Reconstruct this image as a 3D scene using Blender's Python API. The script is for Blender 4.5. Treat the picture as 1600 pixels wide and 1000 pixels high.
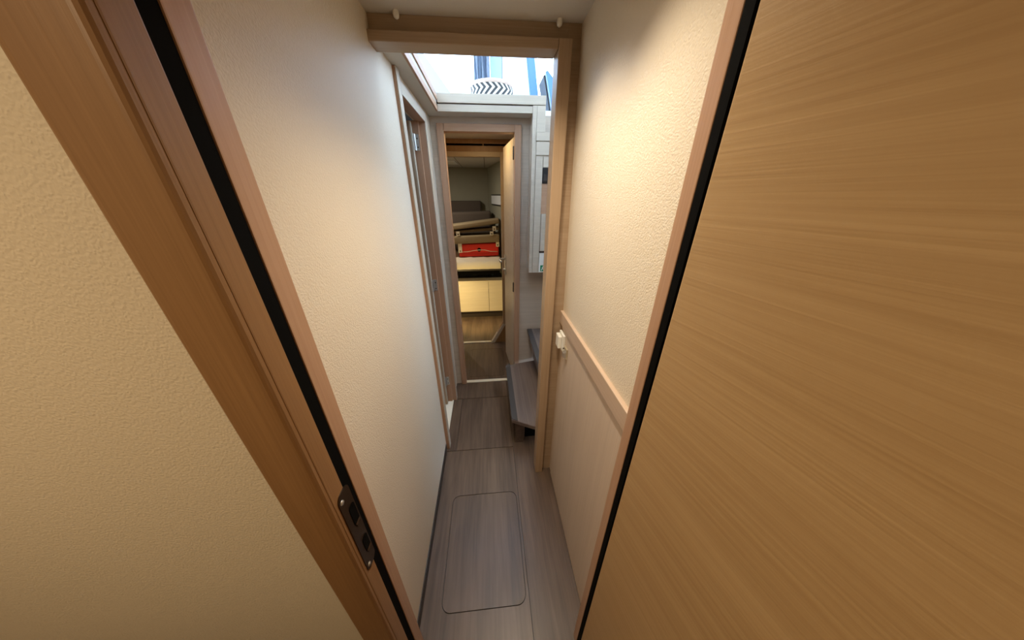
import bpy, bmesh, math, random
from mathutils import Vector, Matrix
random.seed(7)
for o in list(bpy.data.objects):
    bpy.data.objects.remove(o, do_unlink=True)
SC = bpy.context.scene
COL = SC.collection
PI = math.pi

# ------------------------------------------------------------------ camera
FPX = 414.53
cam_d = bpy.data.cameras.new('camera')
cam_d.sensor_width = 36.0
cam_d.sensor_fit = 'HORIZONTAL'
cam_d.lens = FPX / 1600.0 * 36.0
cam_d.clip_start = 0.01
cam = bpy.data.objects.new('camera', cam_d)
COL.objects.link(cam)
_vV = Vector((1, 881, FPX)).normalized()
_vY = Vector((-40, -195, FPX)).normalized()
_vZ = -_vV
_vX = _vY.cross(_vZ).normalized()
if _vX.x < 0:
    _vX = -_vX
_r = Vector((_vX.x, _vY.x, _vZ.x)); _d = Vector((_vX.y, _vY.y, _vZ.y)); _f = Vector((_vX.z, _vY.z, _vZ.z))
cam.matrix_world = Matrix(((_r.x, -_d.x, -_f.x, 0.0), (_r.y, -_d.y, -_f.y, 0.0), (_r.z, -_d.z, -_f.z, 1.55), (0, 0, 0, 1)))
SC.camera = cam

# ------------------------------------------------------------------ world, exposure
SC.view_settings.view_transform = 'Standard'
SC.view_settings.look = 'None'
SC.view_settings.gamma = 1.0
SC.view_settings.use_curve_mapping = False
SC.view_settings.exposure = 0.4
W = bpy.data.worlds.new('sky'); SC.world = W
W.use_nodes = True
bgn = W.node_tree.nodes['Background']
bgn.inputs[0].default_value = (0.61, 0.76, 1.0, 1)
bgn.inputs[1].default_value = 6.8

# lamp settings (the lamps themselves are built with their fixtures below)
HALL_W, CABIN_W, VEST_W, BERTH_W = 18.0, 7.0, 2.1, 32.0
WARM = (1.0, 0.87, 0.68)
AMBER = (1.0, 0.74, 0.36)
CABINC = (1.0, 0.77, 0.48)

# ------------------------------------------------------------------ materials
def lin(r, g, b):
    def f(c):
        c /= 255.0
        return c / 12.92 if c <= 0.04045 else ((c + 0.055) / 1.055) ** 2.4
    return (f(r), f(g), f(b), 1.0)

def new_mat(name):
    m = bpy.data.materials.new(name); m.use_nodes = True
    return m, m.node_tree.nodes, m.node_tree.links, m.node_tree.nodes['Principled BSDF']

def plain(name, c, rough=0.5, metal=0.0, var=0.04, bump=0.0, bscale=300.0):
    m, N, L, p = new_mat(name)
    tc = N.new('ShaderNodeTexCoord')
    nz = N.new('ShaderNodeTexNoise'); nz.inputs['Scale'].default_value = 9.0; nz.inputs['Detail'].default_value = 4
    L.new(tc.outputs['Object'], nz.inputs['Vector'])
    mx = N.new('ShaderNodeMix'); mx.data_type = 'RGBA'
    a = [max(0, x * (1 - var)) for x in c[:3]] + [1]; b = [min(1, x * (1 + var)) for x in c[:3]] + [1]
    mx.inputs[6].default_value = a; mx.inputs[7].default_value = b
    L.new(nz.outputs[0], mx.inputs[0]); L.new(mx.outputs[2], p.inputs['Base Color'])
    p.inputs['Roughness'].default_value = rough; p.inputs['Metallic'].default_value = metal
    if bump:
        n2 = N.new('ShaderNodeTexNoise'); n2.inputs['Scale'].default_value = bscale
        L.new(tc.outputs['Object'], n2.inputs['Vector'])
        bp = N.new('ShaderNodeBump'); bp.inputs['Strength'].default_value = bump; bp.inputs['Distance'].default_value = 0.002
        L.new(n2.outputs[0], bp.inputs['Height']); L.new(bp.outputs[0], p.inputs['Normal'])
    return m

def wood(name, c1, c2, axis='Z', fig=22.0, fine=230.0, rough=0.45, bump=0.12, fine_amt=0.45, along=1.1, coat=0.0):
    m, N, L, p = new_mat(name)
    tc = N.new('ShaderNodeTexCoord')
    def band(sc, al, det):
        mp = N.new('ShaderNodeMapping')
        s = [sc, sc, sc]; s['XYZ'.index(axis)] = al
        mp.inputs['Scale'].default_value = s
        L.new(tc.outputs['Object'], mp.inputs['Vector'])
        nz = N.new('ShaderNodeTexNoise'); nz.inputs['Scale'].default_value = 1.0
        nz.inputs['Detail'].default_value = det; nz.inputs['Roughness'].default_value = 0.6
        nz.inputs['Distortion'].default_value = 0.25
        L.new(mp.outputs[0], nz.inputs['Vector'])
        return nz
    a = band(fig, along, 4); b = band(fine, along * 3.0, 2)
    ra = N.new('ShaderNodeMapRange'); ra.inputs[1].default_value = 0.3; ra.inputs[2].default_value = 0.7
    rb = N.new('ShaderNodeMapRange'); rb.inputs[1].default_value = 0.32; rb.inputs[2].default_value = 0.68
    L.new(a.outputs[0], ra.inputs[0]); L.new(b.outputs[0], rb.inputs[0])
    mm = N.new('ShaderNodeMix'); mm.inputs[0].default_value = fine_amt
    L.new(ra.outputs[0], mm.inputs[2]); L.new(rb.outputs[0], mm.inputs[3])
    mx = N.new('ShaderNodeMix'); mx.data_type = 'RGBA'
    mx.inputs[6].default_value = c1; mx.inputs[7].default_value = c2
    L.new(mm.outputs[0], mx.inputs[0]); L.new(mx.outputs[2], p.inputs['Base Color'])
    p.inputs['Roughness'].default_value = rough
    if coat: p.inputs['Coat Weight'].default_value = coat
    bp = N.new('ShaderNodeBump'); bp.inputs['Strength'].default_value = bump; bp.inputs['Distance'].default_value = 0.001
    L.new(mm.outputs[0], bp.inputs['Height']); L.new(bp.outputs[0], p.inputs['Normal'])
    return m

def wallpaper(name, c, scale=300.0, bump=0.65):
    m, N, L, p = new_mat(name)
    tc = N.new('ShaderNodeTexCoord')
    n0 = N.new('ShaderNodeTexNoise'); n0.inputs['Scale'].default_value = scale * 0.35; n0.inputs['Detail'].default_value = 2
    L.new(tc.outputs['Object'], n0.inputs['Vector'])
    mxv = N.new('ShaderNodeMix'); mxv.data_type = 'VECTOR'; mxv.inputs[0].default_value = 0.006
    L.new(tc.outputs['Object'], mxv.inputs[4]); L.new(n0.outputs[1], mxv.inputs[5])
    v = N.new('ShaderNodeTexVoronoi'); v.inputs['Scale'].default_value = scale; v.feature = 'SMOOTH_F1'
    L.new(mxv.outputs[1], v.inputs['Vector'])
    big = N.new('ShaderNodeTexNoise'); big.inputs['Scale'].default_value = 3.0; big.inputs['Detail'].default_value = 3
    L.new(tc.outputs['Object'], big.inputs['Vector'])
    mx = N.new('ShaderNodeMix'); mx.data_type = 'RGBA'
    mx.inputs[6].default_value = [x * 0.965 for x in c[:3]] + [1]; mx.inputs[7].default_value = [min(1, x * 1.035) for x in c[:3]] + [1]
    L.new(big.outputs[0], mx.inputs[0]); L.new(mx.outputs[2], p.inputs['Base Color'])
    p.inputs['Roughness'].default_value = 0.5
    p.inputs['Specular IOR Level'].default_value = 0.35
    bp = N.new('ShaderNodeBump'); bp.inputs['Strength'].default_value = bump; bp.inputs['Distance'].default_value = 0.0012
    bp.invert = True
    L.new(v.outputs[0], bp.inputs['Height']); L.new(bp.outputs[0], p.inputs['Normal'])
    return m

def glow(name, c, s):
    m, N, L, p = new_mat(name)
    p.inputs['Base Color'].default_value = c
    p.inputs['Emission Color'].default_value = c; p.inputs['Emission Strength'].default_value = s
    return m

def glass_mat(name):
    m, N, L, p = new_mat(name)
    t = N.new('ShaderNodeBsdfTransparent'); t.inputs[0].default_value = (0.93, 0.97, 0.98, 1)
    g = N.new('ShaderNodeBsdfGlossy'); g.inputs[1].default_value = 0.02
    mx = N.new('ShaderNodeMixShader'); mx.inputs[0].default_value = 0.06
    L.new(t.outputs[0], mx.inputs[1]); L.new(g.outputs[0], mx.inputs[2])
    L.new(mx.outputs[0], N['Material Output'].inputs['Surface'])
    return m

def chevron(name):
    m, N, L, p = new_mat(name)
    tc = N.new('ShaderNodeTexCoord'); sp = N.new('ShaderNodeSeparateXYZ')
    L.new(tc.outputs['Object'], sp.inputs[0])
    def M(op, a, b=None):
        n = N.new('ShaderNodeMath'); n.operation = op
        for i, x in enumerate((a, b)):
            if x is None: continue
            if isinstance(x, (int, float)): n.inputs[i].default_value = x
            else: L.new(x, n.inputs[i])
        return n.outputs[0]
    ang = M('ARCTAN2', sp.outputs['Y'], sp.outputs['X'])
    u = M('MULTIPLY', ang, 24 / (2 * PI))
    zz = M('PINGPONG', M('ADD', sp.outputs['Z'], 0.002), 0.034)
    v = M('FRACT', M('ADD', u, M('MULTIPLY', zz, 30.0)))
    st = M('GREATER_THAN', v, 0.48)
    mx = N.new('ShaderNodeMix'); mx.data_type = 'RGBA'
    mx.inputs[6].default_value = lin(214, 206, 190); mx.inputs[7].default_value = lin(58, 56, 54)
    L.new(st, mx.inputs[0]); L.new(mx.outputs[2], p.inputs['Base Color'])
    p.inputs['Roughness'].default_value = 0.7
    # woven relief
    wv = N.new('ShaderNodeTexChecker'); wv.inputs['Scale'].default_value = 170
    L.new(tc.outputs['Object'], wv.inputs['Vector'])
    bp = N.new('ShaderNodeBump'); bp.inputs['Strength'].default_value = 0.3; bp.inputs['Distance'].default_value = 0.001
    L.new(wv.outputs[1], bp.inputs['Height']); L.new(bp.outputs[0], p.inputs['Normal'])
    return m

PAPER = wallpaper('beige_wallpaper', lin(222, 208, 186))
LINING = plain('grey_headlining', lin(212, 206, 196), 0.85, bump=0.3, bscale=700)
OAK_H = wood('oak_across', lin(178, 154, 128), lin(156, 131, 104), 'X')
OAK_Z = wood('oak_upright', lin(182, 156, 128), lin(159, 132, 103), 'Z')
LEAFWOOD = wood('oak_door_leaf', lin(198, 165, 120), lin(176, 142, 98), 'Y', fig=16, fine=150, along=0.9, bump=0.3)
JAMB = wood('brown_oak_with_shade', lin(158, 118, 76), lin(134, 96, 58), 'Z')  # jamb shade put into the colour; plain brown on the berth bulkhead
CASE = wood('warm_casing', lin(190, 152, 122), lin(170, 130, 100), 'Z', fig=30, fine=260)
CASE_X = wood('warm_casing_across', lin(190, 152, 122), lin(170, 130, 100), 'X', fig=30, fine=260)
CASE_Y = wood('warm_casing_fore_aft', lin(190, 152, 122), lin(170, 130, 100), 'Y', fig=30, fine=260)
PALE_X = wood('pale_oak_across', lin(206, 192, 172), lin(184, 170, 150), 'X', rough=0.5)
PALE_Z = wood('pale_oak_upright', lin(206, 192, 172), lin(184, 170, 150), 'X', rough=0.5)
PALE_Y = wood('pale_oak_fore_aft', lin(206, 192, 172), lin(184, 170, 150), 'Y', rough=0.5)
BULK = wood('greyed_oak_bulkhead', lin(206, 190, 172), lin(184, 168, 150), 'X', fig=30, fine=240)
PANEL = wood('panel_oak', lin(210, 189, 167), lin(197, 175, 153), 'Z', fig=26, fine=240, bump=0.06)
RAIL = wood('rail_oak', lin(198, 173, 150), lin(183, 157, 133), 'Y', fig=30, fine=260)
FLOOR = wood('grey_brown_floor', lin(112, 91, 74), lin(60, 46, 37), 'Y', fig=11, fine=70, rough=0.38, fine_amt=0.33, along=1.2, bump=0.08)
STEP = wood('stair_tread_laminate', lin(124, 107, 96), lin(88, 74, 67), 'Y', fig=18, fine=110, rough=0.4, along=0.8)
NOSE = plain('stair_nosing', lin(62, 56, 52), 0.8, bump=0.3)
DARK = plain('black_rubber_and_shade', lin(10, 9, 8), 0.9)  # rubber and dark gaps; also painted in as shade inside hollows
DARK.node_tree.nodes['Principled BSDF'].inputs['Specular IOR Level'].default_value = 0.08
SKIRT = plain('dark_skirting', lin(50, 40, 34), 0.5)
WHITE = plain('white_plastic', lin(238, 234, 224), 0.35)
GELCOAT = plain('white_gelcoat', lin(240, 242, 244), 0.4, var=0.015)
BLUEGREY = plain('blue_grey_trim', lin(84, 122, 178), 0.5)
PALEBLUE = plain('pale_blue_panel', lin(166, 188, 212), 0.5, var=0.02)
METAL = plain('brushed_steel', lin(205, 203, 198), 0.35, 0.85)
BRONZE = plain('dark_bronze', lin(92, 78, 66), 0.32, 1.0)
SILL = plain('aluminium_sill', lin(225, 214, 190), 0.45)
BEIGEPL = plain('beige_plastic', lin(176, 160, 130), 0.45)
GREEN = plain('sign_green', lin(0, 128, 84), 0.4)
BLACKPL = plain('black_plastic', lin(34, 32, 32), 0.35)
CURTAIN = plain('blue_grey_curtain', lin(158, 166, 178), 0.9, bump=0.2)
CUSH = plain('tan_cushion_cloth', lin(150, 130, 98), 0.95, bump=0.35, bscale=900)
CUSHD = plain('brown_cushion_cloth', lin(92, 80, 70), 0.95, bump=0.35, bscale=900)
CUSHM = plain('dark_tan_cushion_cloth', lin(124, 104, 78), 0.95, bump=0.35, bscale=900)
SHEET = plain('cream_sheet', lin(228, 214, 188), 0.9, bump=0.2, bscale=60)
REDBAG = plain('red_bag_cloth', lin(214, 42, 22), 0.7, bump=0.15, bscale=120)
TAG = plain('cream_strap', lin(226, 212, 184), 0.7)
CREAM = plain('cream_floor', lin(236, 226, 204), 0.4)
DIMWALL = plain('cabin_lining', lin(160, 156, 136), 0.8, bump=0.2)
BASKET = chevron('woven_chevron')
RIM = plain('woven_rim', lin(206, 178, 158), 0.8, bump=0.8, bscale=260, var=0.2)
GLASS = glass_mat('window_glass')
LAMP = glow('lamp_diffuser', (1, 0.85, 0.62, 1), 4.0)

# ------------------------------------------------------------------ mesh helpers
class MB:
    """collects shapes in world coordinates; build() links them as one mesh object"""
    def __init__(self):
        self.bm = bmesh.new()
    def hexa(self, p, bevel=0.0, seg=2):
        """p: 8 corners, bottom four counter-clockwise then top four"""
        b = bmesh.new()
        v = [b.verts.new(q) for q in p]
        for f in ((3, 2, 1, 0), (4, 5, 6, 7), (0, 1, 5, 4), (1, 2, 6, 5), (2, 3, 7, 6), (3, 0, 4, 7)):
            b.faces.new([v[i] for i in f])
        if bevel:
            bmesh.ops.bevel(b, geom=b.edges[:], offset=bevel, segments=seg, affect='EDGES', profile=0.6)
        self._merge(b); return self
    def box(self, x0, x1, y0, y1, z0, z1, bevel=0.0, seg=2):
        return self.hexa([(x0, y0, z0), (x1, y0, z0), (x1, y1, z0), (x0, y1, z0), (x0, y0, z1), (x1, y0, z1), (x1, y1, z1), (x0, y1, z1)], bevel, seg)
    def _merge(self, b):
        me = bpy.data.meshes.new('t'); b.to_mesh(me); b.free(); self.bm.from_mesh(me); bpy.data.meshes.remove(me)
    def prism(self, pts, d, bevel=0.0):
        """closed polygon of 3-D points swept along vector d"""
        b = bmesh.new(); d = Vector(d); n = len(pts)
        a = [b.verts.new(q) for q in pts]; c = [b.verts.new(Vector(q) + d) for q in pts]
        b.faces.new(a[::-1]); b.faces.new(c)
        for i in range(n):
            b.faces.new((a[i], a[(i + 1) % n], c[(i + 1) % n], c[i]))
        bmesh.ops.recalc_face_normals(b, faces=b.faces[:])
        if bevel:
            bmesh.ops.bevel(b, geom=b.edges[:], offset=bevel, segments=2, affect='EDGES')
        self._merge(b); return self
    def plate(self, outer, holes, z0, z1):
        """flat slab with rounded holes, in the xy plane"""
        b = bmesh.new(); es = []
        def loop(pts):
            vs = [b.verts.new((x, y, z1)) for x, y in pts]
            e = [b.edges.new((vs[i], vs[(i + 1) % len(vs)])) for i in range(len(vs))]
            es.extend(e); return vs
        loops = [loop(outer)] + [loop(h) for h in holes]
        bmesh.ops.triangle_fill(b, edges=es, use_beauty=True, normal=(0, 0, 1))
        for vs in loops:
            low = [b.verts.new((v.co.x, v.co.y, z0)) for v in vs]
            for i in range(len(vs)):
                j = (i + 1) % len(vs)
                b.faces.new((vs[i], vs[j], low[j], low[i]))
        bmesh.ops.recalc_face_normals(b, faces=b.faces[:])
        for f in b.faces:
            if abs(f.normal.z) > 0.9 and f.normal.z < 0: f.normal_flip()
        self._merge(b); return self
    def tube(self, path, r, n=10):
        b = bmesh.new(); rings = []
        P = [Vector(p) for p in path]
        for i, p in enumerate(P):
            t = (P[min(i + 1, len(P) - 1)] - P[max(i - 1, 0)]).normalized()
            u = t.orthogonal().normalized() if i == 0 else (u - t * u.dot(t)).normalized()
            w = t.cross(u)
            rings.append([b.verts.new(p + (u * math.cos(2 * PI * k / n) + w * math.sin(2 * PI * k / n)) * r) for k in range(n)])
        for i in range(len(P) - 1):
            for k in range(n):
                b.faces.new((rings[i][k], rings[i][(k + 1) % n], rings[i + 1][(k + 1) % n], rings[i + 1][k]))
        b.faces.new(rings[0][::-1]); b.faces.new(rings[-1])
        self._merge(b); return self
    def lathe(self, prof, c, n=32, axis=(0, 0, 1)):
        """prof: (radius, height) pairs around an axis through c"""
        b = bmesh.new(); c = Vector(c); ax = Vector(axis).normalized(); u = ax.orthogonal().normalized(); w = ax.cross(u)
        rings = []
        for r, h in prof:
            if r < 1e-6:
                rings.append([b.verts.new(c + ax * h)])
            else:
                rings.append([b.verts.new(c + ax * h + (u * math.cos(2 * PI * k / n) + w * math.sin(2 * PI * k / n)) * r) for k in range(n)])
        for i in range(len(rings) - 1):
            A, B = rings[i], rings[i + 1]
            for k in range(n):
                k2 = (k + 1) % n
                q = [A[k % len(A)], A[k2 % len(A)], B[k2 % len(B)], B[k % len(B)]]
                q = list(dict.fromkeys(q))
                if len(q) > 2: b.faces.new(q)
        bmesh.ops.recalc_face_normals(b, faces=b.faces[:])
        self._merge(b); return self
    def build(self, name, mat, parent=None, smooth=False, local=False):
        bm = self.bm
        if local:
            org = Vector((0, 0, 0)); loc = org
        else:
            xs = [v.co for v in bm.verts]
            org = Vector(((min(v.x for v in xs) + max(v.x for v in xs)) / 2, (min(v.y for v in xs) + max(v.y for v in xs)) / 2, min(v.z for v in xs)))
            loc = org.copy()
            p = parent
            while p is not None:
                loc -= p.location; p = p.parent
        bmesh.ops.translate(bm, verts=bm.verts[:], vec=-org)
        me = bpy.data.meshes.new(name); bm.to_mesh(me); bm.free()
        if smooth:
            for f in me.polygons: f.use_smooth = True
        me.materials.append(mat)
        o = bpy.data.objects.new(name, me); COL.objects.link(o)
        o.location = loc
        if parent is not None: o.parent = parent
        return o

def tag(o, label, cat, group=None, kind=None):
    o['label'] = label; o['category'] = cat
    if group: o['group'] = group
    if kind: o['kind'] = kind
    return o
def thing(name, loc, label, cat, group=None, kind=None, rz=0.0):
    o = bpy.data.objects.new(name, None); COL.objects.link(o)
    o.empty_display_size = 0.05
    o.location = loc; o.rotation_euler = (0, 0, rz)
    return tag(o, label, cat, group, kind)
def box(name, mat, parent, x0, x1, y0, y1, z0, z1, bevel=0.0015, seg=2, local=False):
    return MB().box(x0, x1, y0, y1, z0, z1, bevel, seg).build(name, mat, parent, local=local)
def rrect(x0, x1, y0, y1, r, n=6):
    pts = []
    for cx, cy, a0 in ((x1 - r, y0 + r, -PI / 2), (x1 - r, y1 - r, 0), (x0 + r, y1 - r, PI / 2), (x0 + r, y0 + r, PI)):
        for k in range(n + 1):
            a = a0 + PI / 2 * k / n
            pts.append((cx + r * math.cos(a), cy + r * math.sin(a)))
    return pts
def rect(x0, x1, y0, y1):
    return [(x0, y0), (x1, y0), (x1, y1), (x0, y1)]

# ================================================================== SETTING
XL, XR = -0.331, 0.330          # passage walls
CZ = 2.022                      # passage ceiling
# ---- floor: a dark base with separate boards and lift-out hatches
fl = thing('floor', (0, 1.0, 0), 'grey-brown wood-grain passage floor with lift-out hatches', 'floor', kind='structure')
box('floor_base', SKIRT, fl, -1.3, 1.3, -2.0, 5.0, -0.03, -0.006, 0)
H1 = rrect(-0.252, 0.105, 0.490, 0.965, 0.038)
H1i = rrect(-0.2488, 0.1018, 0.4932, 0.9618, 0.035)
MB().plate(rect(XL - 0.02, 0.1155, -2.0, 1.262), [H1], -0.006, 0.0).build('floor_board', FLOOR, fl)
MB().plate(H1i, [], -0.006, 0.0).build('hatch_panel', FLOOR, fl)
MB().plate(rect(0.1185, 1.2, -2.0, 1.978), [], -0.006, 0.0).build('floor_board', FLOOR, fl)
MB().plate(rect(XL - 0.02, -0.267, 1.2655, 1.764), [], -0.006, 0.0).build('floor_board', FLOOR, fl)
MB().plate(rect(-0.2635, 0.1155, 1.2655, 1.764), [], -0.006, 0.0).build('hatch_panel', FLOOR, fl)
MB().plate(rect(XL - 0.02, 0.1155, 1.768, 1.978), [], -0.006, 0.0).build('floor_board', FLOOR, fl)
H2 = rrect(-0.232, 0.116, 2.06, 2.552, 0.03); H2i = rrect(-0.2295, 0.1135, 2.0625, 2.5495, 0.028)
MB().plate(rect(-0.7, 0.6, 1.978, 2.705), [H2], -0.006, 0.0).build('floor_board', FLOOR, fl)
MB().plate(H2i, [], -0.006, 0.0).build('hatch_panel', FLOOR, fl)
H3 = rrect(-0.62, -0.256, 2.82, 3.3, 0.03); H3i = rrect(-0.6175, -0.2585, 2.8225, 3.2975, 0.028)
MB().plate(rect(-0.8, 0.6, 2.706, 3.45), [H3], -0.006, 0.0).build('floor_board', FLOOR, fl)
MB().plate(H3i, [], -0.006, 0.0).build('hatch_panel', FLOOR, fl)

# ---- passage ceiling
cl = thing('ceiling', (0, 0.2, CZ), 'plain grey-beige headlining above the passage', 'ceiling', kind='structure')
box('headlining', LINING, cl, -0.50, 0.50, 0.384, 1.118, CZ, CZ + 0.03, 0)

# ---- left wall with its door opening (wallpaper), leaning in very slightly
XLT = -0.322
def lx(z): return XL + (XLT - XL) * z / CZ
DY0, DY1, DZ = 1.325, 1.762, 1.905      # opening
wl = MB()
def lwall(y0, y1, z0, z1):
    wl.hexa([(-0.37, y0, z0), (lx(z0), y0, z0), (lx(z0), y1, z0), (-0.37, y1, z0), (-0.37, y0, z1), (lx(z1), y0, z1), (lx(z1), y1, z1), (-0.37, y1, z1)])
lwall(0.385, DY0, 0, CZ); lwall(DY1, 1.985, 0, CZ); lwall(DY0, DY1, DZ, CZ)
tag(wl.build('wall_left', PAPER), 'long beige leather-grain wallpapered wall on the left', 'wall', kind='structure')
tag(box('baseboard_left', SKIRT, None, XL - 0.005, XL + 0.004, 0.393, DY0 - 0.045, 0, 0.055, 0.001), 'dark brown skirting strip under the left wallpapered wall', 'skirting', kind='structure')

# ---- right wall: wallpaper above, rail, oak panel below
wr = thing('wall_right', (XR, 0.75, 0), 'right passage wall with wallpaper above an oak dado', 'wall', kind='structure')
XRT = 0.310
def rx(z): return XR if z < 1.07 else XR + (XRT - XR) * (z - 1.07) / (CZ - 1.07)
MB().hexa([(XR, 0.385, 1.06), (XR + .03, 0.385, 1.06), (XR + .03, 1.115, 1.06), (XR, 1.115, 1.06), (XRT, 0.385, CZ), (XR + .03, 0.385, CZ), (XR + .03, 1.115, CZ), (XRT, 1.115, CZ)]).build('wallpaper_panel', PAPER, wr)
box('dado_back', SKIRT, wr, XR + 0.004, XR + 0.03, 0.385, 1.115, 0, 1.06, 0)
box('dado_panel', PANEL, wr, XR - 0.004, XR + 0.01, 0.385, 1.055, 0.008, 1.009, 0.0025)
box('dado_panel', PANEL, wr, XR - 0.001, XR + 0.01, 1.057, 1.095, 0.008, 1.009, 0.001)
box('dado_rail', RAIL, wr, XR - 0.013, XR + 0.02, 0.385, 1.10, 1.014, 1.074, 0.003)

# ---- partition with the open doorway to the stairs
wp = thing('wall_partition', (0, 1.1, 0), 'oak partition with open doorway to the stairwell', 'wall', kind='structure')
MB().hexa([(0.27, 1.09, 0), (1.10, 1.09, 0), (1.10, 1.118, 0), (0.27, 1.118, 0), (0.27, 1.09, CZ), (1.10, 1.09, CZ), (1.10, 1.118, CZ), (0.27, 1.118, CZ)], 0.001).build('partition_panel', OAK_H, wp)
box('lintel_panel', OAK_H, wp, -0.335, 0.27, 1.09, 1.118, 1.96, CZ, 0.001)
cs = thing('trim_1', (0, 1.1, 0), 'oak casing around the open stairwell doorway', 'casing', kind='structure')
box('upright', OAK_Z, cs, 0.236, 0.279, 1.066, 1.135, 0.0, 1.979, 0.003)
box('head', OAK_H, cs, -0.33, 0.2355, 1.066, 1.135, 1.953, 1.979, 0.003)
for i, (x, side) in enumerate(((-0.236, 'left'), (0.236, 'right'))):
    b = MB().lathe([(0, 0.004), (0.006, 0.003), (0.008, -0.003), (0.009, -0.009), (0.0075, -0.015), (0.004, -0.018), (0, -0.019)], (x, 1.074, CZ + 0.001), 14)
    o = b.build('screw_cap', WHITE, None, smooth=True)
    tag(o, 'small white plastic cap under the ceiling at the %s end of the lintel' % side, 'cap', 'white caps along the lintel')

# ---- near doorway: jamb with strike plate on the left, jamb on the right
JL, JR = -0.280, 0.273
jl = thing('trim_2', (JL, 0.35, 0), 'brown door jamb with black seal at the left edge', 'door jamb', kind='structure')
box('stop_strip', CASE, jl, JL - 0.06, JL, 0.357, 0.393, 0, 1.96, 0.002)
box('seal', DARK, jl, JL - 0.06, JL - 0.002, 0.3335, 0.3568, 0, 1.96, 0)
box('strike_jamb', JAMB, jl, JL - 0.06, JL, 0.300, 0.333, 0, 1.96, 0.002)
box('architrave', JAMB, jl, JL - 0.071, JL - 0.001, 0.290, 0.316, 0, 2.0, 0.008, 4)
jr = thing('trim_3', (JR, 0.38, 0), 'brown door jamb at the right edge beside the open door', 'door jamb', kind='structure')
box('stop_strip', CASE, jr, JR, JR + 0.06, 0.366, 0.393, 0, 1.96, 0.002)
box('seal', DARK, jr, JR + 0.001, JR + 0.06, 0.3505, 0.3655, 0, 1.96, 0)
jh = thing('trim_4', (0, 0.35, 1.96), 'brown head of the near doorway', 'door head', kind='structure')
box('head_board', CASE_X, jh, JL - 0.06, JR + 0.06, 0.300, 0.393, 1.96, CZ, 0.002)
# bulkhead of the cabin the camera stands in
tag(MB().box(-1.25, JL - 0.061, 0.312, 0.383, 0, 2.2).build('wall_near_left', PAPER), 'beige wallpapered cabin bulkhead left of the near doorway', 'wall', kind='structure')
tag(MB().box(JR + 0.061, 1.25, 0.362, 0.384, 0, 2.2).build('wall_near_right', PAPER), 'beige wallpapered cabin bulkhead behind the open oak door', 'wall', kind='structure')
tag(MB().box(-1.28, -1.25, -2.0, 0.384, 0, 2.2).build('wall_cabin_left', PAPER), 'beige wallpapered side wall of the near cabin, far left', 'wall', kind='structure')
tag(MB().box(1.25, 1.28, -2.0, 0.384, 0, 2.2).build('wall_cabin_right', PAPER), 'beige wallpapered side wall of the near cabin, far right', 'wall', kind='structure')
tag(MB().box(-1.28, 1.28, -2.03, -2.0, 0, 2.2).build('wall_cabin_back', PAPER), 'beige wallpapered wall at the back of the near cabin', 'wall', kind='structure')
tag(MB().box(-1.28, 1.28, -2.03, 0.30, 2.06, 2.1).build('ceiling_cabin', LINING), 'grey-beige headlining of the near cabin', 'ceiling', kind='structure')

# strike plate
sp = thing('strike_plate', (JL + 0.001, 0.325, 0.81), 'dark bronze strike plate with two slots on the left jamb', 'strike plate')
pts = [(y, z) for y, z in rrect(0.3075, 0.343, 0.825, 1.07, 0.013)]
MB().prism([(JL - 0.0005, y, z) for y, z in pts], (0.0022, 0, 0)).build('plate', BRONZE, sp)
for z0, z1 in ((0.965, 1.02), (0.87, 0.915)):
    MB().prism([(JL + 0.0018, y, z) for y, z in rrect(0.322, 0.339, z0, z1, 0.006)], (0.0008, 0, 0)).build('slot', DARK, sp)
    MB().prism([(JL + 0.0015, 0.324, z0), (JL + 0.0015, 0.338, z0), (JL + 0.004, 0.338, z0 - 0.004), (JL + 0.004, 0.324, z0 - 0.004)], (0, 0, 0.006)).build('lip', BRONZE, sp)
for z in (0.84, 1.052):
    MB().lathe([(0, 0.0025), (0.004, 0.002), (0.005, 0)], (JL + 0.0015, 0.3155, z), 12, (1, 0, 0)).build('screw', METAL, sp, smooth=True)

# ---- open oak door on the right (hinged at the right jamb, swung into the cabin)
d1 = thing('door_1', (JR + 0.002, 0.347, 0.0), 'large open oak door leaf with horizontal grain, nearest on the right', 'door', kind='structure', rz=math.atan2(0.21, 0.98))
box('leaf', LEAFWOOD, d1, 0.0, 0.032, -0.62, 0.0, 0.015, 1.95, 0.002, local=True)
for z in (0.25, 1.7):
    MB().tube([(0.040, 0.004, z), (0.040, 0.004, z + 0.07)], 0.006).build('hinge', METAL, d1, local=True)

# ---- left door (to the heads), casing, leaf opened inwards
FX = -0.313
t5 = thing('trim_5', (XL, 1.55, 0), 'brown casing around the doorway in the left wall', 'casing', kind='structure')
box('upright', CASE, t5, -0.36, FX, 1.285, 1.330, 0, 1.974, 0.0015)
box('upright', CASE, t5, -0.36, FX, 1.755, 1.800, 0, 1.945, 0.0015)
box('head', CASE_Y, t5, -0.36, FX, 1.3305, 1.7545, 1.903, 1.945, 0.0015)
box('sheen_strip', PALE_Z, t5, FX + 0.0003, FX + 0.004, 1.285, 1.330, 0, 1.974, 0.0008)  # pale faces stand in for daylight sheen on the casing fronts
box('sheen_strip', PALE_Z, t5, FX + 0.0003, FX + 0.004, 1.755, 1.800, 0, 1.945, 0.0008)
box('sheen_strip', PALE_Y, t5, FX + 0.0003, FX + 0.004, 1.3305, 1.7545, 1.903, 1.945, 0.0008)
box('inner_jamb', CASE, t5, -0.40, -0.345, 1.742, 1.758, 0, 1.905, 0.001)
box('inner_jamb', CASE, t5, -0.40, -0.361, 1.3265, 1.338, 0, 1.905, 0.001)
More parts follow.
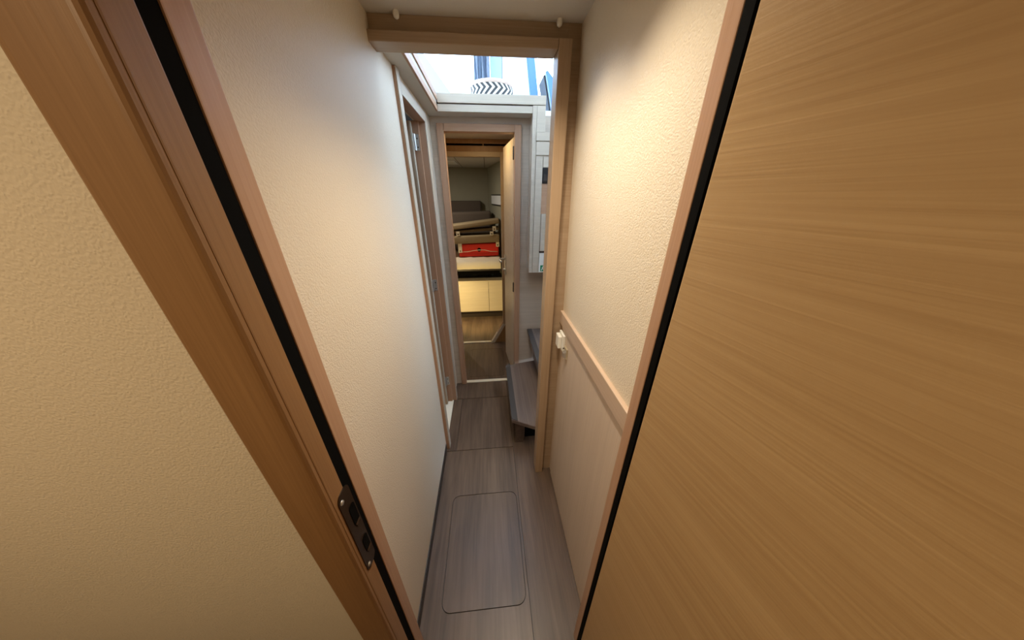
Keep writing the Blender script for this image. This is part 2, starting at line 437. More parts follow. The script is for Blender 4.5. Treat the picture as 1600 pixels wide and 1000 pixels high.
d2 = thing('door_2', (-0.42, 1.71, 0), 'brown door leaf opened inwards in the left doorway', 'door', kind='structure')
box('leaf', OAK_Z, d2, -0.86, -0.381, 1.695, 1.722, 0.02, 1.895, 0.0015)
box('leaf_edge', PALE_Y, d2, -0.3808, -0.375, 1.695, 1.722, 0.02, 1.895, 0.001)
for z in (0.18, 0.97, 1.77):
    h = MB().box(-0.374, -0.350, 1.7385, 1.7415, z, z + 0.075, 0.001)
    h.box(-0.3748, -0.372, 1.700, 1.722, z, z + 0.075, 0.0008)
    h.tube([(-0.371, 1.731, z), (-0.371, 1.731, z + 0.075)], 0.005)
    hg = h.build('hinge', METAL, d2)
    for zz in (0.015, 0.055):
        MB().lathe([(0, 0.002), (0.004, 0.001), (0.004, 0)], (-0.359, 1.7385, z + zz), 10, (0, -1, 0)).build('screw', BRONZE, hg)
tag(MB().box(-1.2, -0.335, 1.331, 1.754, 0.0, 0.006).box(-1.2, -0.372, 1.15, 2.0, -0.002, 0.004).build('floor_washroom', CREAM), 'cream floor of the compartment behind the left doorway', 'floor', kind='structure')
ww = MB(); ww.box(-1.23, -1.2, 1.1, 2.1, 0, CZ); ww.box(-1.2, -0.372, 1.10, 1.13, 0, CZ); ww.box(-1.2, -0.372, 2.0, 2.03, 0, CZ); ww.box(-1.2, -0.372, 1.13, 2.0, CZ - 0.03, CZ)
tag(ww.build('wall_washroom', GELCOAT), 'white lining of the compartment behind the left doorway', 'wall', kind='structure')

# ---- soffit and fascias round the stairwell opening
sf = thing('trim_6', (0, 1.5, 1.975), 'pale oak fascia and soffit framing the opening above the passage', 'fascia', kind='structure')
box('soffit', LINING, sf, -0.332, -0.256, 1.136, 1.978, 1.976, 1.986, 0.001)
box('soffit', LINING, sf, -0.2555, 0.2825, 1.872, 1.978, 1.976, 1.986, 0.001)
box('lower_fascia', CASE_Y, sf, -0.262, -0.252, 1.136, 1.865, 1.974, 2.000, 0.0015)
box('lower_fascia', PALE_X, sf, -0.2515, 0.2825, 1.865, 1.876, 1.974, 2.008, 0.0015)
box('recess', PALE_Y, sf, -0.275, -0.2555, 1.136, 1.865, 2.0005, 2.0225, 0)  # pale strip paints in the light caught by this groove
box('recess', SKIRT, sf, -0.264, 0.2825, 1.874, 1.884, 2.000, 2.020, 0)
box('upper_fascia', CASE_Y, sf, -0.262, -0.250, 1.136, 1.860, 2.023, 2.056, 0.0015)
box('upper_fascia', PALE_X, sf, -0.2495, 0.357, 1.860, 1.876, 2.013, 2.056, 0.0015)

# ---- far bulkhead with its doorway
YB = 1.978
wf = MB()
FO0, FO1, FOZ = -0.262, 0.205, 1.915
wf.box(XL - 0.04, FO0, YB, YB + 0.025, 0, 1.99); wf.box(FO1, 1.10, YB, YB + 0.025, 0, 1.99); wf.box(FO0, FO1, YB, YB + 0.025, FOZ, 1.99)
tag(wf.build('wall_far', BULK), 'greyed oak bulkhead at the end of the passage', 'wall', kind='structure')
t7 = thing('trim_7', (0, YB, 0), 'pinkish oak casing of the doorway at the end of the passage', 'casing', kind='structure')
box('upright', CASE, t7, -0.284, -0.243, YB - 0.018, YB + 0.04, 0, 1.940, 0.002)
box('upright', CASE, t7, 0.189, 0.230, YB - 0.018, YB + 0.04, 0, 1.940, 0.002)
box('head', CASE_X, t7, -0.2425, 0.1885, YB - 0.018, YB + 0.04, 1.900, 1.940, 0.002)
tag(box('threshold', SILL, None, -0.243, 0.189, YB - 0.004, YB + 0.028, 0.0, 0.007, 0.001), 'pale threshold strip under the doorway at the passage end', 'threshold', 'pale threshold strips', 'structure')

# far door leaf, open away from the passage
d3 = thing('door_3', (0.187, 2.022, 0), 'open grey-beige door leaf with lever handle in the far doorway', 'door', kind='structure', rz=math.atan2(0.042, 0.42))
box('leaf', BULK, d3, 0.0, 0.032, 0.0, 0.425, 0.02, 1.885, 0.0015, local=True)
box('edge_strip', CASE, d3, 0.0, 0.032, 0.4255, 0.432, 0.02, 1.885, 0.0015, local=True)
MB().prism([(-0.0005, y, z) for y, z in rrect(0.345, 0.405, 0.89, 1.07, 0.012)], (-0.006, 0, 0)).build('handle_plate', METAL, d3, local=True)
MB().tube([(-0.006, 0.375, 1.03), (-0.046, 0.375, 1.03), (-0.055, 0.366, 1.03), (-0.057, 0.27, 1.03)], 0.011).build('lever', METAL, d3, smooth=True, local=True)
MB().lathe([(0, 0.018), (0.009, 0.016), (0.011, 0)], (-0.006, 0.375, 0.935), 16, (-1, 0, 0)).build('lock_knob', METAL, d3, smooth=True, local=True)
for z in (0.85, 1.76):
    MB().box(-0.002, 0.0022, -0.022, 0.0, z, z + 0.075, 0.001).tube([(-0.001, -0.008, z), (-0.001, -0.008, z + 0.075)], 0.006).build('hinge', BLACKPL, d3, local=True)

# ---- vestibule between the two far doorways
wv = MB()
wv.box(-0.55, -0.52, 2.003, 2.70, 0, 2.0); wv.box(0.30, 0.33, 2.003, 2.70, 0, 2.0)
tag(wv.build('wall_vestibule', BULK), 'oak side walls of the lobby beyond the far door', 'wall', kind='structure')
tag(MB().box(-0.55, 0.33, 2.003, 2.70, 1.982, 1.99).build('ceiling_vestibule', LINING), 'grey headlining of the lobby beyond the far door', 'ceiling', kind='structure')
Y2 = 2.70
w2 = MB()
w2.box(-1.33, -0.40, Y2, Y2 + 0.025, 0, 1.99); w2.box(-0.40, 0.14, Y2, Y2 + 0.025, 1.87, 1.99); w2.box(0.14, 0.62, Y2, Y2 + 0.025, 0, 1.99)
w2.prism([(0.14, Y2, 0), (0.14, Y2, 0.27), (0.0, Y2, 0)], (0, 0.025, 0))
tag(w2.build('wall_berth_bulkhead', JAMB), 'brown oak bulkhead around the second far doorway', 'wall', kind='structure')
t8 = thing('trim_8', (0, Y2, 0), 'golden oak casing of the second far doorway with slanted lower corner', 'casing', kind='structure')
box('upright', OAK_Z, t8, -0.42, -0.385, Y2 - 0.015, Y2 + 0.04, 0, 1.888, 0.002)
box('upright', OAK_Z, t8, 0.132, 0.166, Y2 - 0.015, Y2 + 0.04, 0.235, 1.888, 0.002)
box('head', OAK_H, t8, -0.3845, 0.1315, Y2 - 0.015, Y2 + 0.04, 1.850, 1.888, 0.002)
MB().prism([(0.132, Y2 - 0.015, 0.24), (0.166, Y2 - 0.015, 0.24), (0.034, Y2 - 0.015, 0.0), (-0.008, Y2 - 0.015, 0.0)], (0, 0.055, 0)).build('slanted_upright', PALE_Z, t8)
tag(box('threshold', SILL, None, -0.385, -0.01, Y2 - 0.004, Y2 + 0.028, 0.0, 0.007, 0.001), 'pale threshold strip under the second far doorway', 'threshold', 'pale threshold strips', 'structure')

# ---- forward cabin shell
wc = MB()
wc.box(-1.3, 0.6, 4.65, 4.68, 0, 1.95)
wc.hexa([(0.03, 4.65, 0), (0.06, 4.66, 0), (0.40, 2.73, 0), (0.37, 2.72, 0), (0.03, 4.65, 1.95), (0.06, 4.66, 1.95), (0.40, 2.73, 1.95), (0.37, 2.72, 1.95)])
wc.box(-1.33, -1.3, 2.7, 4.68, 0, 1.95)
bmesh.ops.recalc_face_normals(wc.bm, faces=wc.bm.faces[:])
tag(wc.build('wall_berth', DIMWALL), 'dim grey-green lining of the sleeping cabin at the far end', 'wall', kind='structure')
cb = thing('ceiling_berth', (-0.3, 3.7, 1.93), 'dim panelled headlining of the far sleeping cabin', 'ceiling', kind='structure')
for x0, x1 in ((-1.3, -0.345), (-0.340, -0.014), (-0.009, 0.6)):
    box('ceiling_panel', LINING, cb, x0, x1, 2.70, 4.66, 1.93, 1.95, 0.002)
box('panel_gap', DARK, cb, -0.346, -0.339, 2.72, 4.64, 1.931, 1.945, 0); box('panel_gap', DARK, cb, -0.015, -0.008, 2.72, 4.64, 1.931, 1.945, 0)
hw = thing('deck_hatch', (-0.5, 3.95, 1.915), 'pale skylight hatch in the far cabin ceiling', 'hatch')
box('frame', GELCOAT, hw, -0.72, -0.36, 3.72, 4.10, 1.918, 1.93, 0.003)
box('pane', WHITE, hw, -0.69, -0.39, 3.75, 4.07, 1.914, 1.9178, 0.002)
win = thing('window_1', (0.09, 4.2, 1.42), 'small lit porthole pane low on the right of the far cabin', 'window', kind='structure')
def on_hull(y): return 0.03 + (4.65 - y) * (0.34 / 1.93)
MB().prism([(on_hull(4.35) - 0.003, 4.35, 1.42), (on_hull(3.7) - 0.003, 3.7, 1.42), (on_hull(3.7) - 0.003, 3.7, 1.56), (on_hull(4.35) - 0.003, 4.35, 1.56)], (-0.008, -0.002, 0)).build('window_frame', BLACKPL, win)
MB().prism([(on_hull(4.33) - 0.012, 4.33, 1.435), (on_hull(3.72) - 0.012, 3.72, 1.435), (on_hull(3.72) - 0.012, 3.72, 1.545), (on_hull(4.33) - 0.012, 4.33, 1.545)], (-0.003, -0.001, 0)).build('pane', GELCOAT, win)

# ================================================================== LAMPS, none in view
def downlight(name, loc, watt, colour, label, r=0.035, spot=None, blend=0.6):
    t = thing(name, loc, label, 'lamp')
    x, y, z = loc
    MB().lathe([(r * 0.8, 0.0), (r * 0.82, -0.006), (r * 1.15, -0.006), (r * 1.25, 0.0)], loc, 28).build('bezel', WHITE, t, smooth=True)
    MB().lathe([(0, -0.002), (r * 0.8, -0.002)], loc, 24).build('diffuser', LAMP, t)
    ld = bpy.data.lights.new(name, 'SPOT' if spot else 'AREA')
    ld.energy = watt; ld.color = colour
    if spot:
        ld.spot_size = spot; ld.spot_blend = blend; ld.shadow_soft_size = r
    else:
        ld.shape = 'DISK'; ld.size = r * 2
    lo = bpy.data.objects.new(name + '_bulb', ld); COL.objects.link(lo)
    lo.parent = t; lo.location = (0, 0, -0.012)
    return t
downlight('downlight', (0.085, 0.56, CZ), HALL_W, WARM, 'round downlight in the passage ceiling nearest the cabin door', r=0.03, spot=2.05, blend=1.0)
downlight('downlight', (0.085, 0.84, CZ), HALL_W, WARM, 'round downlight in the passage ceiling nearest the lintel', r=0.03, spot=2.05, blend=1.0)
downlight('downlight', (-0.65, -0.45, 2.06), CABIN_W, CABINC, 'round downlight in the near cabin ceiling')
downlight('downlight', (-0.02, 2.20, 1.982), VEST_W, AMBER, 'round downlight in the lobby ceiling')
downlight('downlight', (-0.75, 3.45, 1.93), 6.0, (1.0, 0.93, 0.80), 'added round fill light in the far cabin ceiling over the berth')  # added unseen fill lamp, lifts the dim upper cabin
wl2 = thing('wall_lamp', (-0.52, 2.735, 0.60), 'added amber fill lamp on the far cabin bulkhead', 'lamp')  # added lamp out of view, gives the berth front its amber light
MB().lathe([(0.03, 0), (0.03, 0.012), (0.012, 0.016), (0.012, 0.03), (0, 0.031)], (-0.52, 2.727, 0.62), 20, (0, 1, 0)).build('base', METAL, wl2, smooth=True)
MB().lathe([(0.018, 0.03), (0.028, -0.02), (0.026, -0.02), (0.016, 0.028)], (-0.52, 2.77, 0.62), 20).build('shade', METAL, wl2, smooth=True)
_ld = bpy.data.lights.new('wall_lamp', 'SPOT'); _ld.energy = BERTH_W; _ld.color = (1.0, 0.76, 0.32); _ld.spot_size = 1.9; _ld.spot_blend = 0.7; _ld.shadow_soft_size = 0.02
_lo = bpy.data.objects.new('wall_lamp_bulb', _ld); COL.objects.link(_lo); _lo.parent = wl2; _lo.location = (0, 0.035, 0.0)
_lo.rotation_euler = Vector((0.40, 0.62, -0.30)).to_track_quat('-Z', 'Y').to_euler()

# ================================================================== STAIRS
st = thing('staircase', (0.5, 1.55, 0), 'grey-brown wooden steps climbing right out of the passage', 'stairs')
def tread(x0, x1, z, near, nose=True, cut=None):
    # cut: near-left corner cut back along a diagonal
    yb = YB - 0.003
    if cut:
        out = [(x0, cut[0]), (x1, near), (x1, yb), (x0, yb)] if cut[1] is None else [(x0, cut[0]), (cut[1], near), (x1, near), (x1, yb), (x0, yb - cut[2]), ]
    else:
        out = [(x0, near), (x1, near), (x1, yb), (x0, yb)]
    MB().prism([(x, y, z - 0.028) for x, y in out], (0, 0, 0.028), 0.002).build('tread', STEP, st)
tread(0.110, 0.56, 0.24, 1.145, cut=(1.268, 0.36, 0.10))
MB().prism([(0.1085, 1.274, 0.2405), (0.146, 1.253, 0.2405), (0.146, 1.9, 0.2405), (0.1085, 1.864, 0.2405)], (0, 0, 0.003), 0.001).build('nosing', NOSE, st)
tread(0.300, 0.74, 0.53, 1.14)
box('nosing', NOSE, st, 0.2985, 0.336, 1.145, YB - 0.01, 0.5305, 0.5335, 0.001)
tread(0.50, 0.92, 0.80, 1.14)
box('nosing', NOSE, st, 0.4985, 0.536, 1.145, YB - 0.01, 0.8005, 0.8035, 0.001)
tread(0.70, 1.10, 1.07, 1.14)
box('nosing', NOSE, st, 0.6985, 0.736, 1.145, YB - 0.01, 1.0705, 1.0735, 0.001)
box('riser', FLOOR, st, 0.185, 0.20, 1.31, YB - 0.003, 0.0, 0.211, 0.001)
box('side_panel', FLOOR, st, 0.135, 0.19, 1.295, 1.309, 0.0, 0.211, 0.001)
box('riser', STEP, st, 0.36, 0.375, 1.14, YB - 0.003, 0.2405, 0.501, 0.001)
box('riser', STEP, st, 0.56, 0.575, 1.14, YB - 0.003, 0.5305, 0.771, 0.001)
box('riser', STEP, st, 0.76, 0.775, 1.14, YB - 0.003, 0.8005, 1.041, 0.001)
box('riser', STEP, st, 0.96, 0.975, 1.14, YB - 0.003, 1.0705, 1.299, 0.001)
box('hollow_shade', DARK, st, 0.201, 0.60, 1.34, 1.35, 0.0, 0.211, 0)  # black sheet painting the shade in the hollow under the first step

# ================================================================== LOCKER ON THE BULKHEAD ABOVE THE STEPS
YU = 1.862
un = thing('wall_locker', (0.48, 1.92, 1.04), 'pale oak wall locker with drawers above the steps', 'locker')
box('body', PALE_Z, un, 0.307, 0.68, YU + 0.006, YB - 0.002, 1.04, 1.884, 0.001)
box('side_stile', PALE_Z, un, 0.283, 0.3065, YU, YB - 0.002, 1.04, 2.0115, 0.0025)
box('post_block', PALE_Z, un, 0.3075, 0.357, YU, YB - 0.002, 1.8855, 2.011, 0.0015)
box('cap_board', PALE_X, un, 0.3075, 0.69, YU - 0.004, YB - 0.002, 1.842, 1.884, 0.002)
box('drawer_front', PALE_X, un, 0.3085, 0.68, YU - 0.002, YU + 0.0055, 1.769, 1.838, 0.002)
box('left_stile', PALE_Z, un, 0.3085, 0.352, YU - 0.002, YU + 0.0055, 1.043, 1.764, 0.001)
box('small_door', PALE_Z, un, 0.3555, 0.52, YU - 0.001, YU + 0.0055, 1.706, 1.762, 0.001)
sw = box('switch_panel', BLACKPL, un, 0.354, 0.45, YU - 0.001, YU + 0.0055, 1.616, 1.703, 0.002)
for k in range(3):
    box('switch', SKIRT, sw, 0.364 + k * 0.028, 0.386 + k * 0.028, YU - 0.006, YU - 0.0011, 1.632, 1.665, 0.001)
box('inset_panel', CASE_X, un, 0.3525, 0.52, YU + 0.002, YU + 0.0055, 1.438, 1.614, 0.001)
box('flap_door', PALE_Z, un, 0.3565, 0.52, YU - 0.004, YU + 0.0055, 1.196, 1.436, 0.0015)
box('shadow_gap', SKIRT, un, 0.3525, 0.52, YU + 0.003, YU + 0.0055, 1.182, 1.195, 0.0)
sg = thing('exit_sign', (0.40, YU, 1.045), 'white sticker with green emergency exit symbol on the locker', 'sign')
box('sticker', WHITE, sg, 0.355, 0.50, YU + 0.0005, YU + 0.0055, 1.045, 1.180, 0.0005)
gs = box('green_field', GREEN, sg, 0.366, 0.43, YU - 0.0005, YU + 0.0004, 1.052, 1.095, 0)
def flat(pts, parent, mat=WHITE, nm='symbol'):
    MB().prism([(x, YU - 0.0006, z) for x, z in pts], (0, -0.0006, 0)).build(nm, mat, parent)
flat([(0.386 + 0.004 * math.cos(a), 1.088 + 0.004 * math.sin(a)) for a in [2 * PI * k / 12 for k in range(12)]], gs)
flat([(0.378, 1.083), (0.388, 1.083), (0.386, 1.070), (0.392, 1.063), (0.389, 1.060), (0.381, 1.068), (0.377, 1.057), (0.371, 1.057), (0.377, 1.072)], gs)
flat([(0.402, 1.066), (0.416, 1.074), (0.402, 1.082)], gs)
flat([(0.394, 1.072), (0.402, 1.072), (0.402, 1.076), (0.394, 1.076)], gs)

# ---- light switch and latch on the right dado
ls = thing('light_switch', (0.318, 1.06, 0.90), 'white rocker light switch on the right dado beside the doorway', 'light switch')
SX = XR - 0.0045
box('back_plate', WHITE, ls, SX - 0.010, SX, 1.004, 1.072, 0.905, 0.985, 0.002)
box('rocker', WHITE, ls, SX - 0.026, SX - 0.0105, 1.024, 1.070, 0.912, 0.973, 0.003)
MB().lathe([(0, 0.0012), (0.0035, 0.001), (0.0035, 0)], (SX - 0.005, 1.004, 0.925), 12, (0, -1, 0)).build('screw', SKIRT, ls)
lt = thing('door_catch', (0.321, 0.975, 0.90), 'small beige door catch just below the light switch', 'door catch')
box('base', BEIGEPL, lt, SX - 0.006, SX, 0.955, 0.992, 0.895, 0.945, 0.0015)
MB().prism([(SX - 0.006, 0.958, 0.90), (SX - 0.006, 0.958, 0.935), (SX - 0.018, 0.958, 0.925), (SX - 0.018, 0.958, 0.905)], (0, 0.02, 0), 0.001).build('tongue', METAL, lt)

# ================================================================== FAR CABIN: berth, bag, cushions
be = thing('berth_base', (-0.3, 3.9, 0), 'pale golden berth base with locker doors in the far cabin', 'bed base')
YC = 3.38
box('toe_kick', SKIRT, be, -1.29, 0.255, YC + 0.05, 4.0, 0.0, 0.095, 0.001)
box('bottom_rail', SKIRT, be, -1.29, 0.2, YC + 0.012, YC + 0.05, 0.085, 0.105, 0.001)
for x0, x1 in ((-0.86, -0.436), (-0.433, -0.020), (-0.016, 0.215)):
    dd = box('locker_door', PALE_X, be, x0, x1, YC, YC + 0.018, 0.103, 0.524, 0.002)
    if x1 < 0.1:
        MB().lathe([(0.012, 0), (0.012, 0.003), (0.008, 0.003), (0.008, 0.001), (0, 0.001)], (x0 + 0.035, YC, 0.48), 16, (0, -1, 0)).build('finger_pull', METAL, dd)
box('top_board', PALE_X, be, -1.29, 0.2, YC - 0.005, YC + 0.14, 0.526, 0.538, 0.002)
box('niche_back', DARK, be, -1.29, 0.15, YC + 0.30, YC + 0.31, 0.539, 0.66, 0)
box('slat_board', SKIRT, be, -1.29, 0.20, YC + 0.035, 4.2, 0.66, 0.69, 0)
box('slat_board', SKIRT, be, -1.29, 0.10, 4.2, 4.64, 0.66, 0.69, 0)

def pillow(name, mat, parent, x0, x1, y0, y1, z0, z1, tilt=0.0, r=0.02, pipe=None):
    """soft-edged cushion; tilt raises the +x end"""
    b = MB().box(x0, x1, y0, y1, z0, z1, r, 4)
    cx = (x0 + x1) / 2
    for v in b.bm.verts:
        v.co.z += (v.co.x - cx) * tilt + 0.004 * math.sin(v.co.x * 23 + v.co.y * 17)
    return b.build(name, mat, parent, smooth=True)
mt = thing('mattress', (-0.4, 3.9, 0.69), 'cream-sheeted mattress on the berth in the far cabin', 'mattress')
b = MB()
bb = bmesh.new()
NX, NY = 60, 26
grid = []
for i in range(NX + 1):
    row = []
    for j in range(NY + 1):
        x = -1.29 + 1.44 * i / NX; y = YC + 0.005 + 1.0 * j / NY
        x = min(x, on_hull(y) - 0.01)
        z = 0.785 + 0.006 * math.sin(x * 38 + y * 22) * math.exp(-(y - YC) * 2) + 0.004 * math.sin(x * 70 - y * 60)
        if j == 0: z = 0.77
        row.append(bb.verts.new((x, y, z)))
    grid.append(row)
for i in range(NX):
    for j in range(NY):
        bb.faces.new((grid[i][j], grid[i + 1][j], grid[i + 1][j + 1], grid[i][j + 1]))
low = [bb.verts.new((r[0].co.x, YC + 0.004 + 0.003 * math.sin(r[0].co.x * 55), 0.691)) for r in grid]
for i in range(NX):
    bb.faces.new((low[i], low[i + 1], grid[i + 1][0], grid[i][0]))
b._merge(bb)
b.build('sheet', SHEET, mt, smooth=True)
box('foam_core', SHEET, mt, -1.28, 0.04, YC + 0.02, 4.36, 0.692, 0.765, 0.01)

rb = thing('red_bag', (-0.12, 3.8, 0.79), 'bright red fabric bag with black knob under tan cushions', 'bag')
YR = 3.66
pillow('body', REDBAG, rb, -0.395, 0.138, YR, YR + 0.28, 0.796, 0.963, 0.01, 0.022)
MB().lathe([(0, 0.012), (0.016, 0.011), (0.024, 0.006), (0.026, 0)], (-0.125, YR, 0.885), 20, (0, -1, 0)).build('knob', DARK, rb, smooth=True)
MB().tube([(-0.36, YR - 0.003, 0.860), (-0.28, YR - 0.004, 0.862), (-0.2, YR - 0.005, 0.876), (-0.125, YR - 0.013, 0.885), (-0.05, YR - 0.005, 0.882), (0.03, YR - 0.004, 0.862), (0.125, YR - 0.003, 0.858)], 0.0035, 8).build('cord', TAG, rb, smooth=True)

def strap(parent, x, z, w, h, y):
    s = box('strap', TAG, parent, x - w / 2, x + w / 2, y - 0.006, y - 0.001, z - h / 2, z + h / 2, 0.001)
    MB().lathe([(0, 0.004), (0.007, 0.003), (0.009, 0)], (x, y - 0.006, z - h / 2 + 0.022), 12, (0, -1, 0)).build('snap', BRONZE, s)
c1 = thing('seat_cushion', (-0.15, 3.8, 0.975), 'tan cushion lying flat on the red bag', 'cushion', 'stacked berth cushions')
pillow('cushion_body', CUSH, c1, -0.62, 0.150, YR - 0.03, YR + 0.27, 0.972, 1.072, 0.02, 0.026)
strap(c1, -0.375, 0.915, 0.05, 0.125, YR - 0.012); strap(c1, 0.125, 0.955, 0.045, 0.06, YR - 0.012)
c2 = thing('seat_cushion', (-0.15, 3.85, 1.08), 'thin brown tilted cushion second from the top of the stack', 'cushion', 'stacked berth cushions')
pillow('cushion_body', CUSHM, c2, -0.60, 0.145, YR, YR + 0.25, 1.113, 1.143, 0.06, 0.014)
strap(c2, 0.05, 1.098, 0.045, 0.05, YR - 0.031)
c3 = thing('seat_cushion', (-0.15, 3.85, 1.13), 'grey-topped tan cushion tilted up on top of the stack', 'cushion', 'stacked berth cushions')
pillow('cushion_body', CUSH, c3, -0.62, 0.150, YR - 0.02, YR + 0.25, 1.168, 1.226, 0.12, 0.018)
strap(c3, -0.385, 1.098, 0.045, 0.055, YR - 0.025); strap(c3, 0.085, 1.158, 0.045, 0.055, YR - 0.025)
c4 = thing('back_cushion', (-0.25, 4.4, 1.2), 'dark brown bolster lying behind the cushion stack', 'cushion')
pillow('cushion_body', CUSHD, c4, -1.0, 0.055, 4.10, 4.40, 0.805, 1.33, 0.02, 0.04)
c5 = thing('headboard_cushion', (-0.35, 4.55, 0.8), 'dark upright backrest cushion against the far cabin wall', 'cushion')
pillow('cushion_body', CUSHD, c5, -1.2, -0.09, 4.52, 4.64, 0.80, 1.47, 0.0, 0.03)

# ================================================================== SALOON ABOVE
dk = MB()
dk.box(-1.6, -0.262, 1.119, 3.2, 2.022, 2.055)
dk.box(-0.262, 0.357, 1.876, 3.2, 2.022, 2.055)
dk.box(0.357, 3.0, YB + 0.03, 3.2, 1.99, 2.022)
dk.box(-1.6, 3.0, -1.0, 1.118, CZ + 0.04, 2.14)
tag(dk.build('floor_deck', GELCOAT), 'white saloon sole and counter round the stairwell opening', 'deck', kind='structure')
tag(MB().box(0.975, 3.0, 1.0, YB + 0.03, 1.30, 1.325).build('floor_saloon', FLOOR), 'saloon floor at the head of the steps', 'floor', kind='structure')
sww = MB(); sww.box(1.10, 3.0, 1.09, 1.118, 1.30, 2.06); sww.box(1.10, 3.0, YB, YB + 0.025, 1.30, 1.99); sww.box(2.97, 3.0, 1.0, 2.0, 1.3, 2.06)
tag(sww.build('wall_saloon', PALE_X), 'pale oak sides of the saloon step well', 'wall', kind='structure')
rf = MB()
rf.box(-1.65, 3.05, -1.05, 1.2, 3.42, 3.48); rf.box(-1.65, 3.05, 2.5, 3.3, 3.42, 3.48); rf.box(-1.65, 0.2, 1.2, 2.5, 3.42, 3.48); rf.box(2.2, 3.05, 1.2, 2.5, 3.42, 3.48)
sk = thing('added_roof_window', (1.2, 1.85, 3.42), 'added glazed hatch in the saloon roof above the steps', 'skylight', kind='structure')  # added roof opening, carries daylight onto the left passage wall
for a in ((0.2, 2.2, 1.2, 1.24), (0.2, 2.2, 2.46, 2.5), (0.2, 0.24, 1.24, 2.46), (2.16, 2.2, 1.24, 2.46), (1.18, 1.22, 1.24, 2.46)):
    box('window_frame', GELCOAT, sk, *a, 3.43, 3.49, 0.002)
box('pane', GLASS, sk, 0.241, 1.179, 1.241, 2.459, 3.45, 3.456, 0); box('pane', GLASS, sk, 1.221, 2.159, 1.241, 2.459, 3.45, 3.456, 0)
tag(rf.build('ceiling_saloon', GELCOAT), 'white saloon roof', 'ceiling', kind='structure')
# window walls: sill, posts and panes
def window(name, label, p0, p1, z0, z1, n, thick=0.05):
    t = thing(name, (p0[0], p0[1], z0), label, 'window', kind='structure')
    a, c = Vector((p0[0], p0[1], 0)), Vector((p1[0], p1[1], 0)); u = (c - a); nrm = Vector((-u.y, u.x, 0)).normalized() * thick / 2
    def bar(s0, s1, za, zb, mat, nm, k=1.0):
        q0, q1 = a + u * s0, a + u * s1; m = nrm * k
        P = [q0 - m, q1 - m, q1 + m, q0 + m]
        MB().hexa([(p.x, p.y, za) for p in P] + [(p.x, p.y, zb) for p in P]).build(nm, mat, t)
    bar(0, 1, z0, z0 + 0.06, GELCOAT, 'window_sill'); bar(0, 1, z1 - 0.05, z1, GELCOAT, 'window_head')
    w = 0.03 / u.length
    for i in range(n + 1):
        s = i / n * (1 - 2 * w) + w
        bar(s - w, s + w, z0 + 0.06, z1 - 0.05, GELCOAT, 'post')
    for i in range(n):
        s0 = i / n * (1 - 2 * w) + 2 * w; s1 = (i + 1) / n * (1 - 2 * w)
        bar(s0, s1, z0 + 0.06, z1 - 0.05, GLASS, 'pane', 0.08)
    return t
window('window_2', 'saloon windscreen ahead, blown out white by daylight', (-1.6, 3.22), (0.18, 3.22), 2.055, 3.42, 1)
window('window_3', 'saloon windscreen panes right of the white pillar', (0.45, 3.22), (3.0, 3.22), 2.055, 3.42, 2)
window('window_4', 'port side saloon windows', (-1.6, -1.0), (-1.6, 3.2), 2.055, 3.42, 3)
window('window_5', 'starboard side saloon windows', (3.0, 3.2), (3.0, -1.0), 2.14, 3.42, 3)
tag(MB().box(-1.6, 3.0, -1.05, -1.0, 2.06, 3.42).build('wall_saloon_aft', PAPER), 'beige bulkhead at the back of the saloon', 'wall', kind='structure')
tag(box('trim_9', GELCOAT, None, 0.185, 0.445, 3.16, 3.27, 2.055, 3.42, 0.02, 4), 'broad white saloon pillar right of the basket', 'pillar', kind='structure')
# sloping cheek at the left of the opening
ck = MB().prism([(-0.90, 3.19, 2.056), (-0.02, 3.19, 2.056), (-0.507, 3.19, 2.68), (-0.90, 3.19, 3.18)], (0, -0.03, 0), 0.003)
tag(ck.build('trim_10', PALEBLUE), 'pale sloping side cheek of the saloon windscreen at left', 'trim', kind='structure')
tag(box('trim_12', PALEBLUE, None, 0.078, 0.1815, 3.15, 3.19, 2.056, 3.419, 0.003), 'pale blue window post between the curtain and the white pillar', 'post', kind='structure')
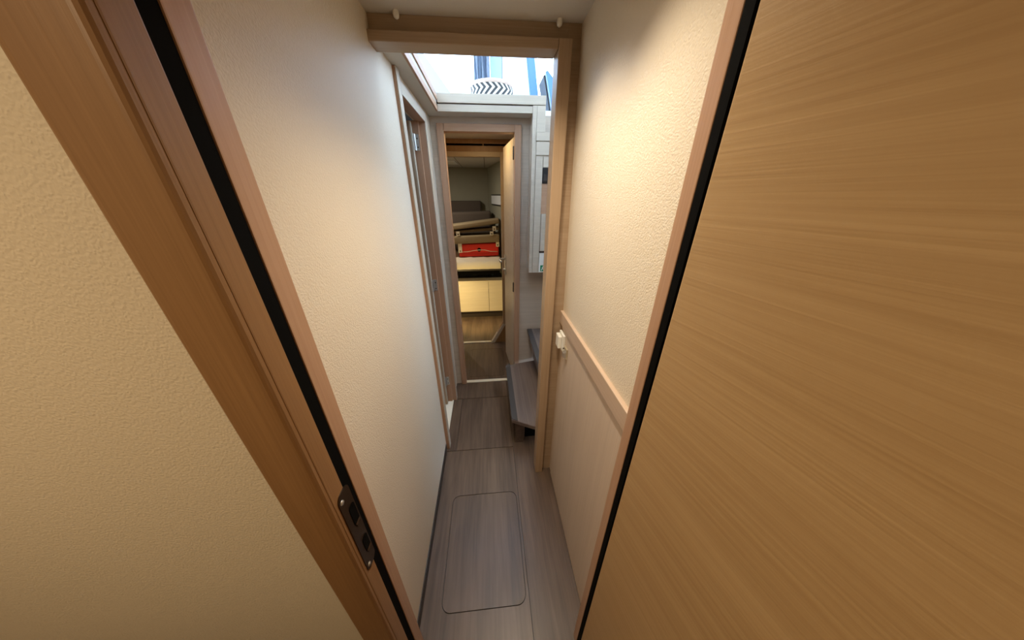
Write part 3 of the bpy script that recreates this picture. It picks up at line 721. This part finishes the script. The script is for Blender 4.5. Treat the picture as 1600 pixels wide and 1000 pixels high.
# curtain
cu = thing('curtain', (0.0, 3.05, 2.10), 'gathered blue-grey curtain hanging behind the basket', 'curtain')
bc = bmesh.new(); cols = []
n = 64
for i in range(n + 1):
    s = i / n
    x = -0.068 + 0.138 * s; y = 3.05 + 0.035 * math.sin(s * 2 * PI * 3.2)
    cols.append([bc.verts.new((x + 0.004 * math.sin(k * 1.7 + i * 0.2), y, 2.10 + 0.84 * k / 8)) for k in range(9)])
for i in range(n):
    for k in range(8):
        bc.faces.new((cols[i][k], cols[i + 1][k], cols[i + 1][k + 1], cols[i][k + 1]))
bmesh.ops.solidify(bc, geom=bc.faces[:], thickness=0.003)
mb = MB(); mb._merge(bc); mb.build('cloth', CURTAIN, cu, smooth=True)
MB().tube([(-0.5, 3.05, 2.95), (0.18, 3.05, 2.95)], 0.008).build('rod', METAL, cu)
MB().tube([(-0.078, 3.06, 2.07), (-0.078, 3.06, 2.94)], 0.006).build('pull_wand', WHITE, cu)
# slanted mullion and leaning board at the right
ml = MB().prism([(0.475, 3.0, 2.055), (0.555, 3.0, 2.055), (0.40, 3.0, 2.95), (0.33 + 0.02, 3.0, 2.95)], (0, 0.06, 0), 0.004)
tag(ml.build('trim_11', BLUEGREY), 'slanted blue-grey windscreen mullion at the right of the opening', 'mullion', kind='structure')
lb = thing('leaning_board', (0.45, 2.1, 1.99), 'thin pale board with dark edge leaning beside the locker', 'board')
MB().prism([(0.366, 2.02, 2.195), (0.374, 2.02, 2.195), (0.427, 2.02, 1.99), (0.419, 2.02, 1.99)], (0, 0.16, 0), 0.001).build('dark_edge', BLACKPL, lb)
MB().prism([(0.3745, 2.016, 2.202), (0.381, 2.016, 2.202), (0.436, 2.016, 1.992), (0.4275, 2.016, 1.992)], (0, 0.16, 0), 0.001).build('board_face', PALEBLUE, lb)
st2 = thing('saloon_seat', (0.8, 2.5, 2.0), 'blue-grey padded seat back beyond the leaning board', 'seat')
MB().prism([(0.47, 2.9, 2.02), (1.3, 2.9, 2.02), (1.3, 2.9, 2.45), (0.72, 2.9, 2.36), (0.55, 2.9, 2.52)], (0, 0.05, 0), 0.01).build('back_pad', BLUEGREY, st2)
box('seat_pad', BLUEGREY, st2, 0.47, 1.3, 2.45, 2.9, 2.022, 2.06, 0.012, 3)

# basket
bk = thing('woven_basket', (0.058, 2.11, 2.055), 'round woven basket with black and white chevrons on the counter', 'basket')
MB().lathe([(0, 0.0), (0.118, 0.0), (0.128, 0.012), (0.133, 0.05), (0.134, 0.07), (0.131, 0.090), (0.121, 0.090), (0.123, 0.05), (0.11, 0.015), (0, 0.015)], (0.058, 2.11, 2.056), 72).build('bowl', BASKET, bk, smooth=True)
MB().lathe([(0.132, 0.088), (0.136, 0.094), (0.136, 0.101), (0.130, 0.107), (0.122, 0.106), (0.117, 0.099), (0.120, 0.090)], (0.058, 2.11, 2.056), 72).build('rim', RIM, bk, smooth=True)
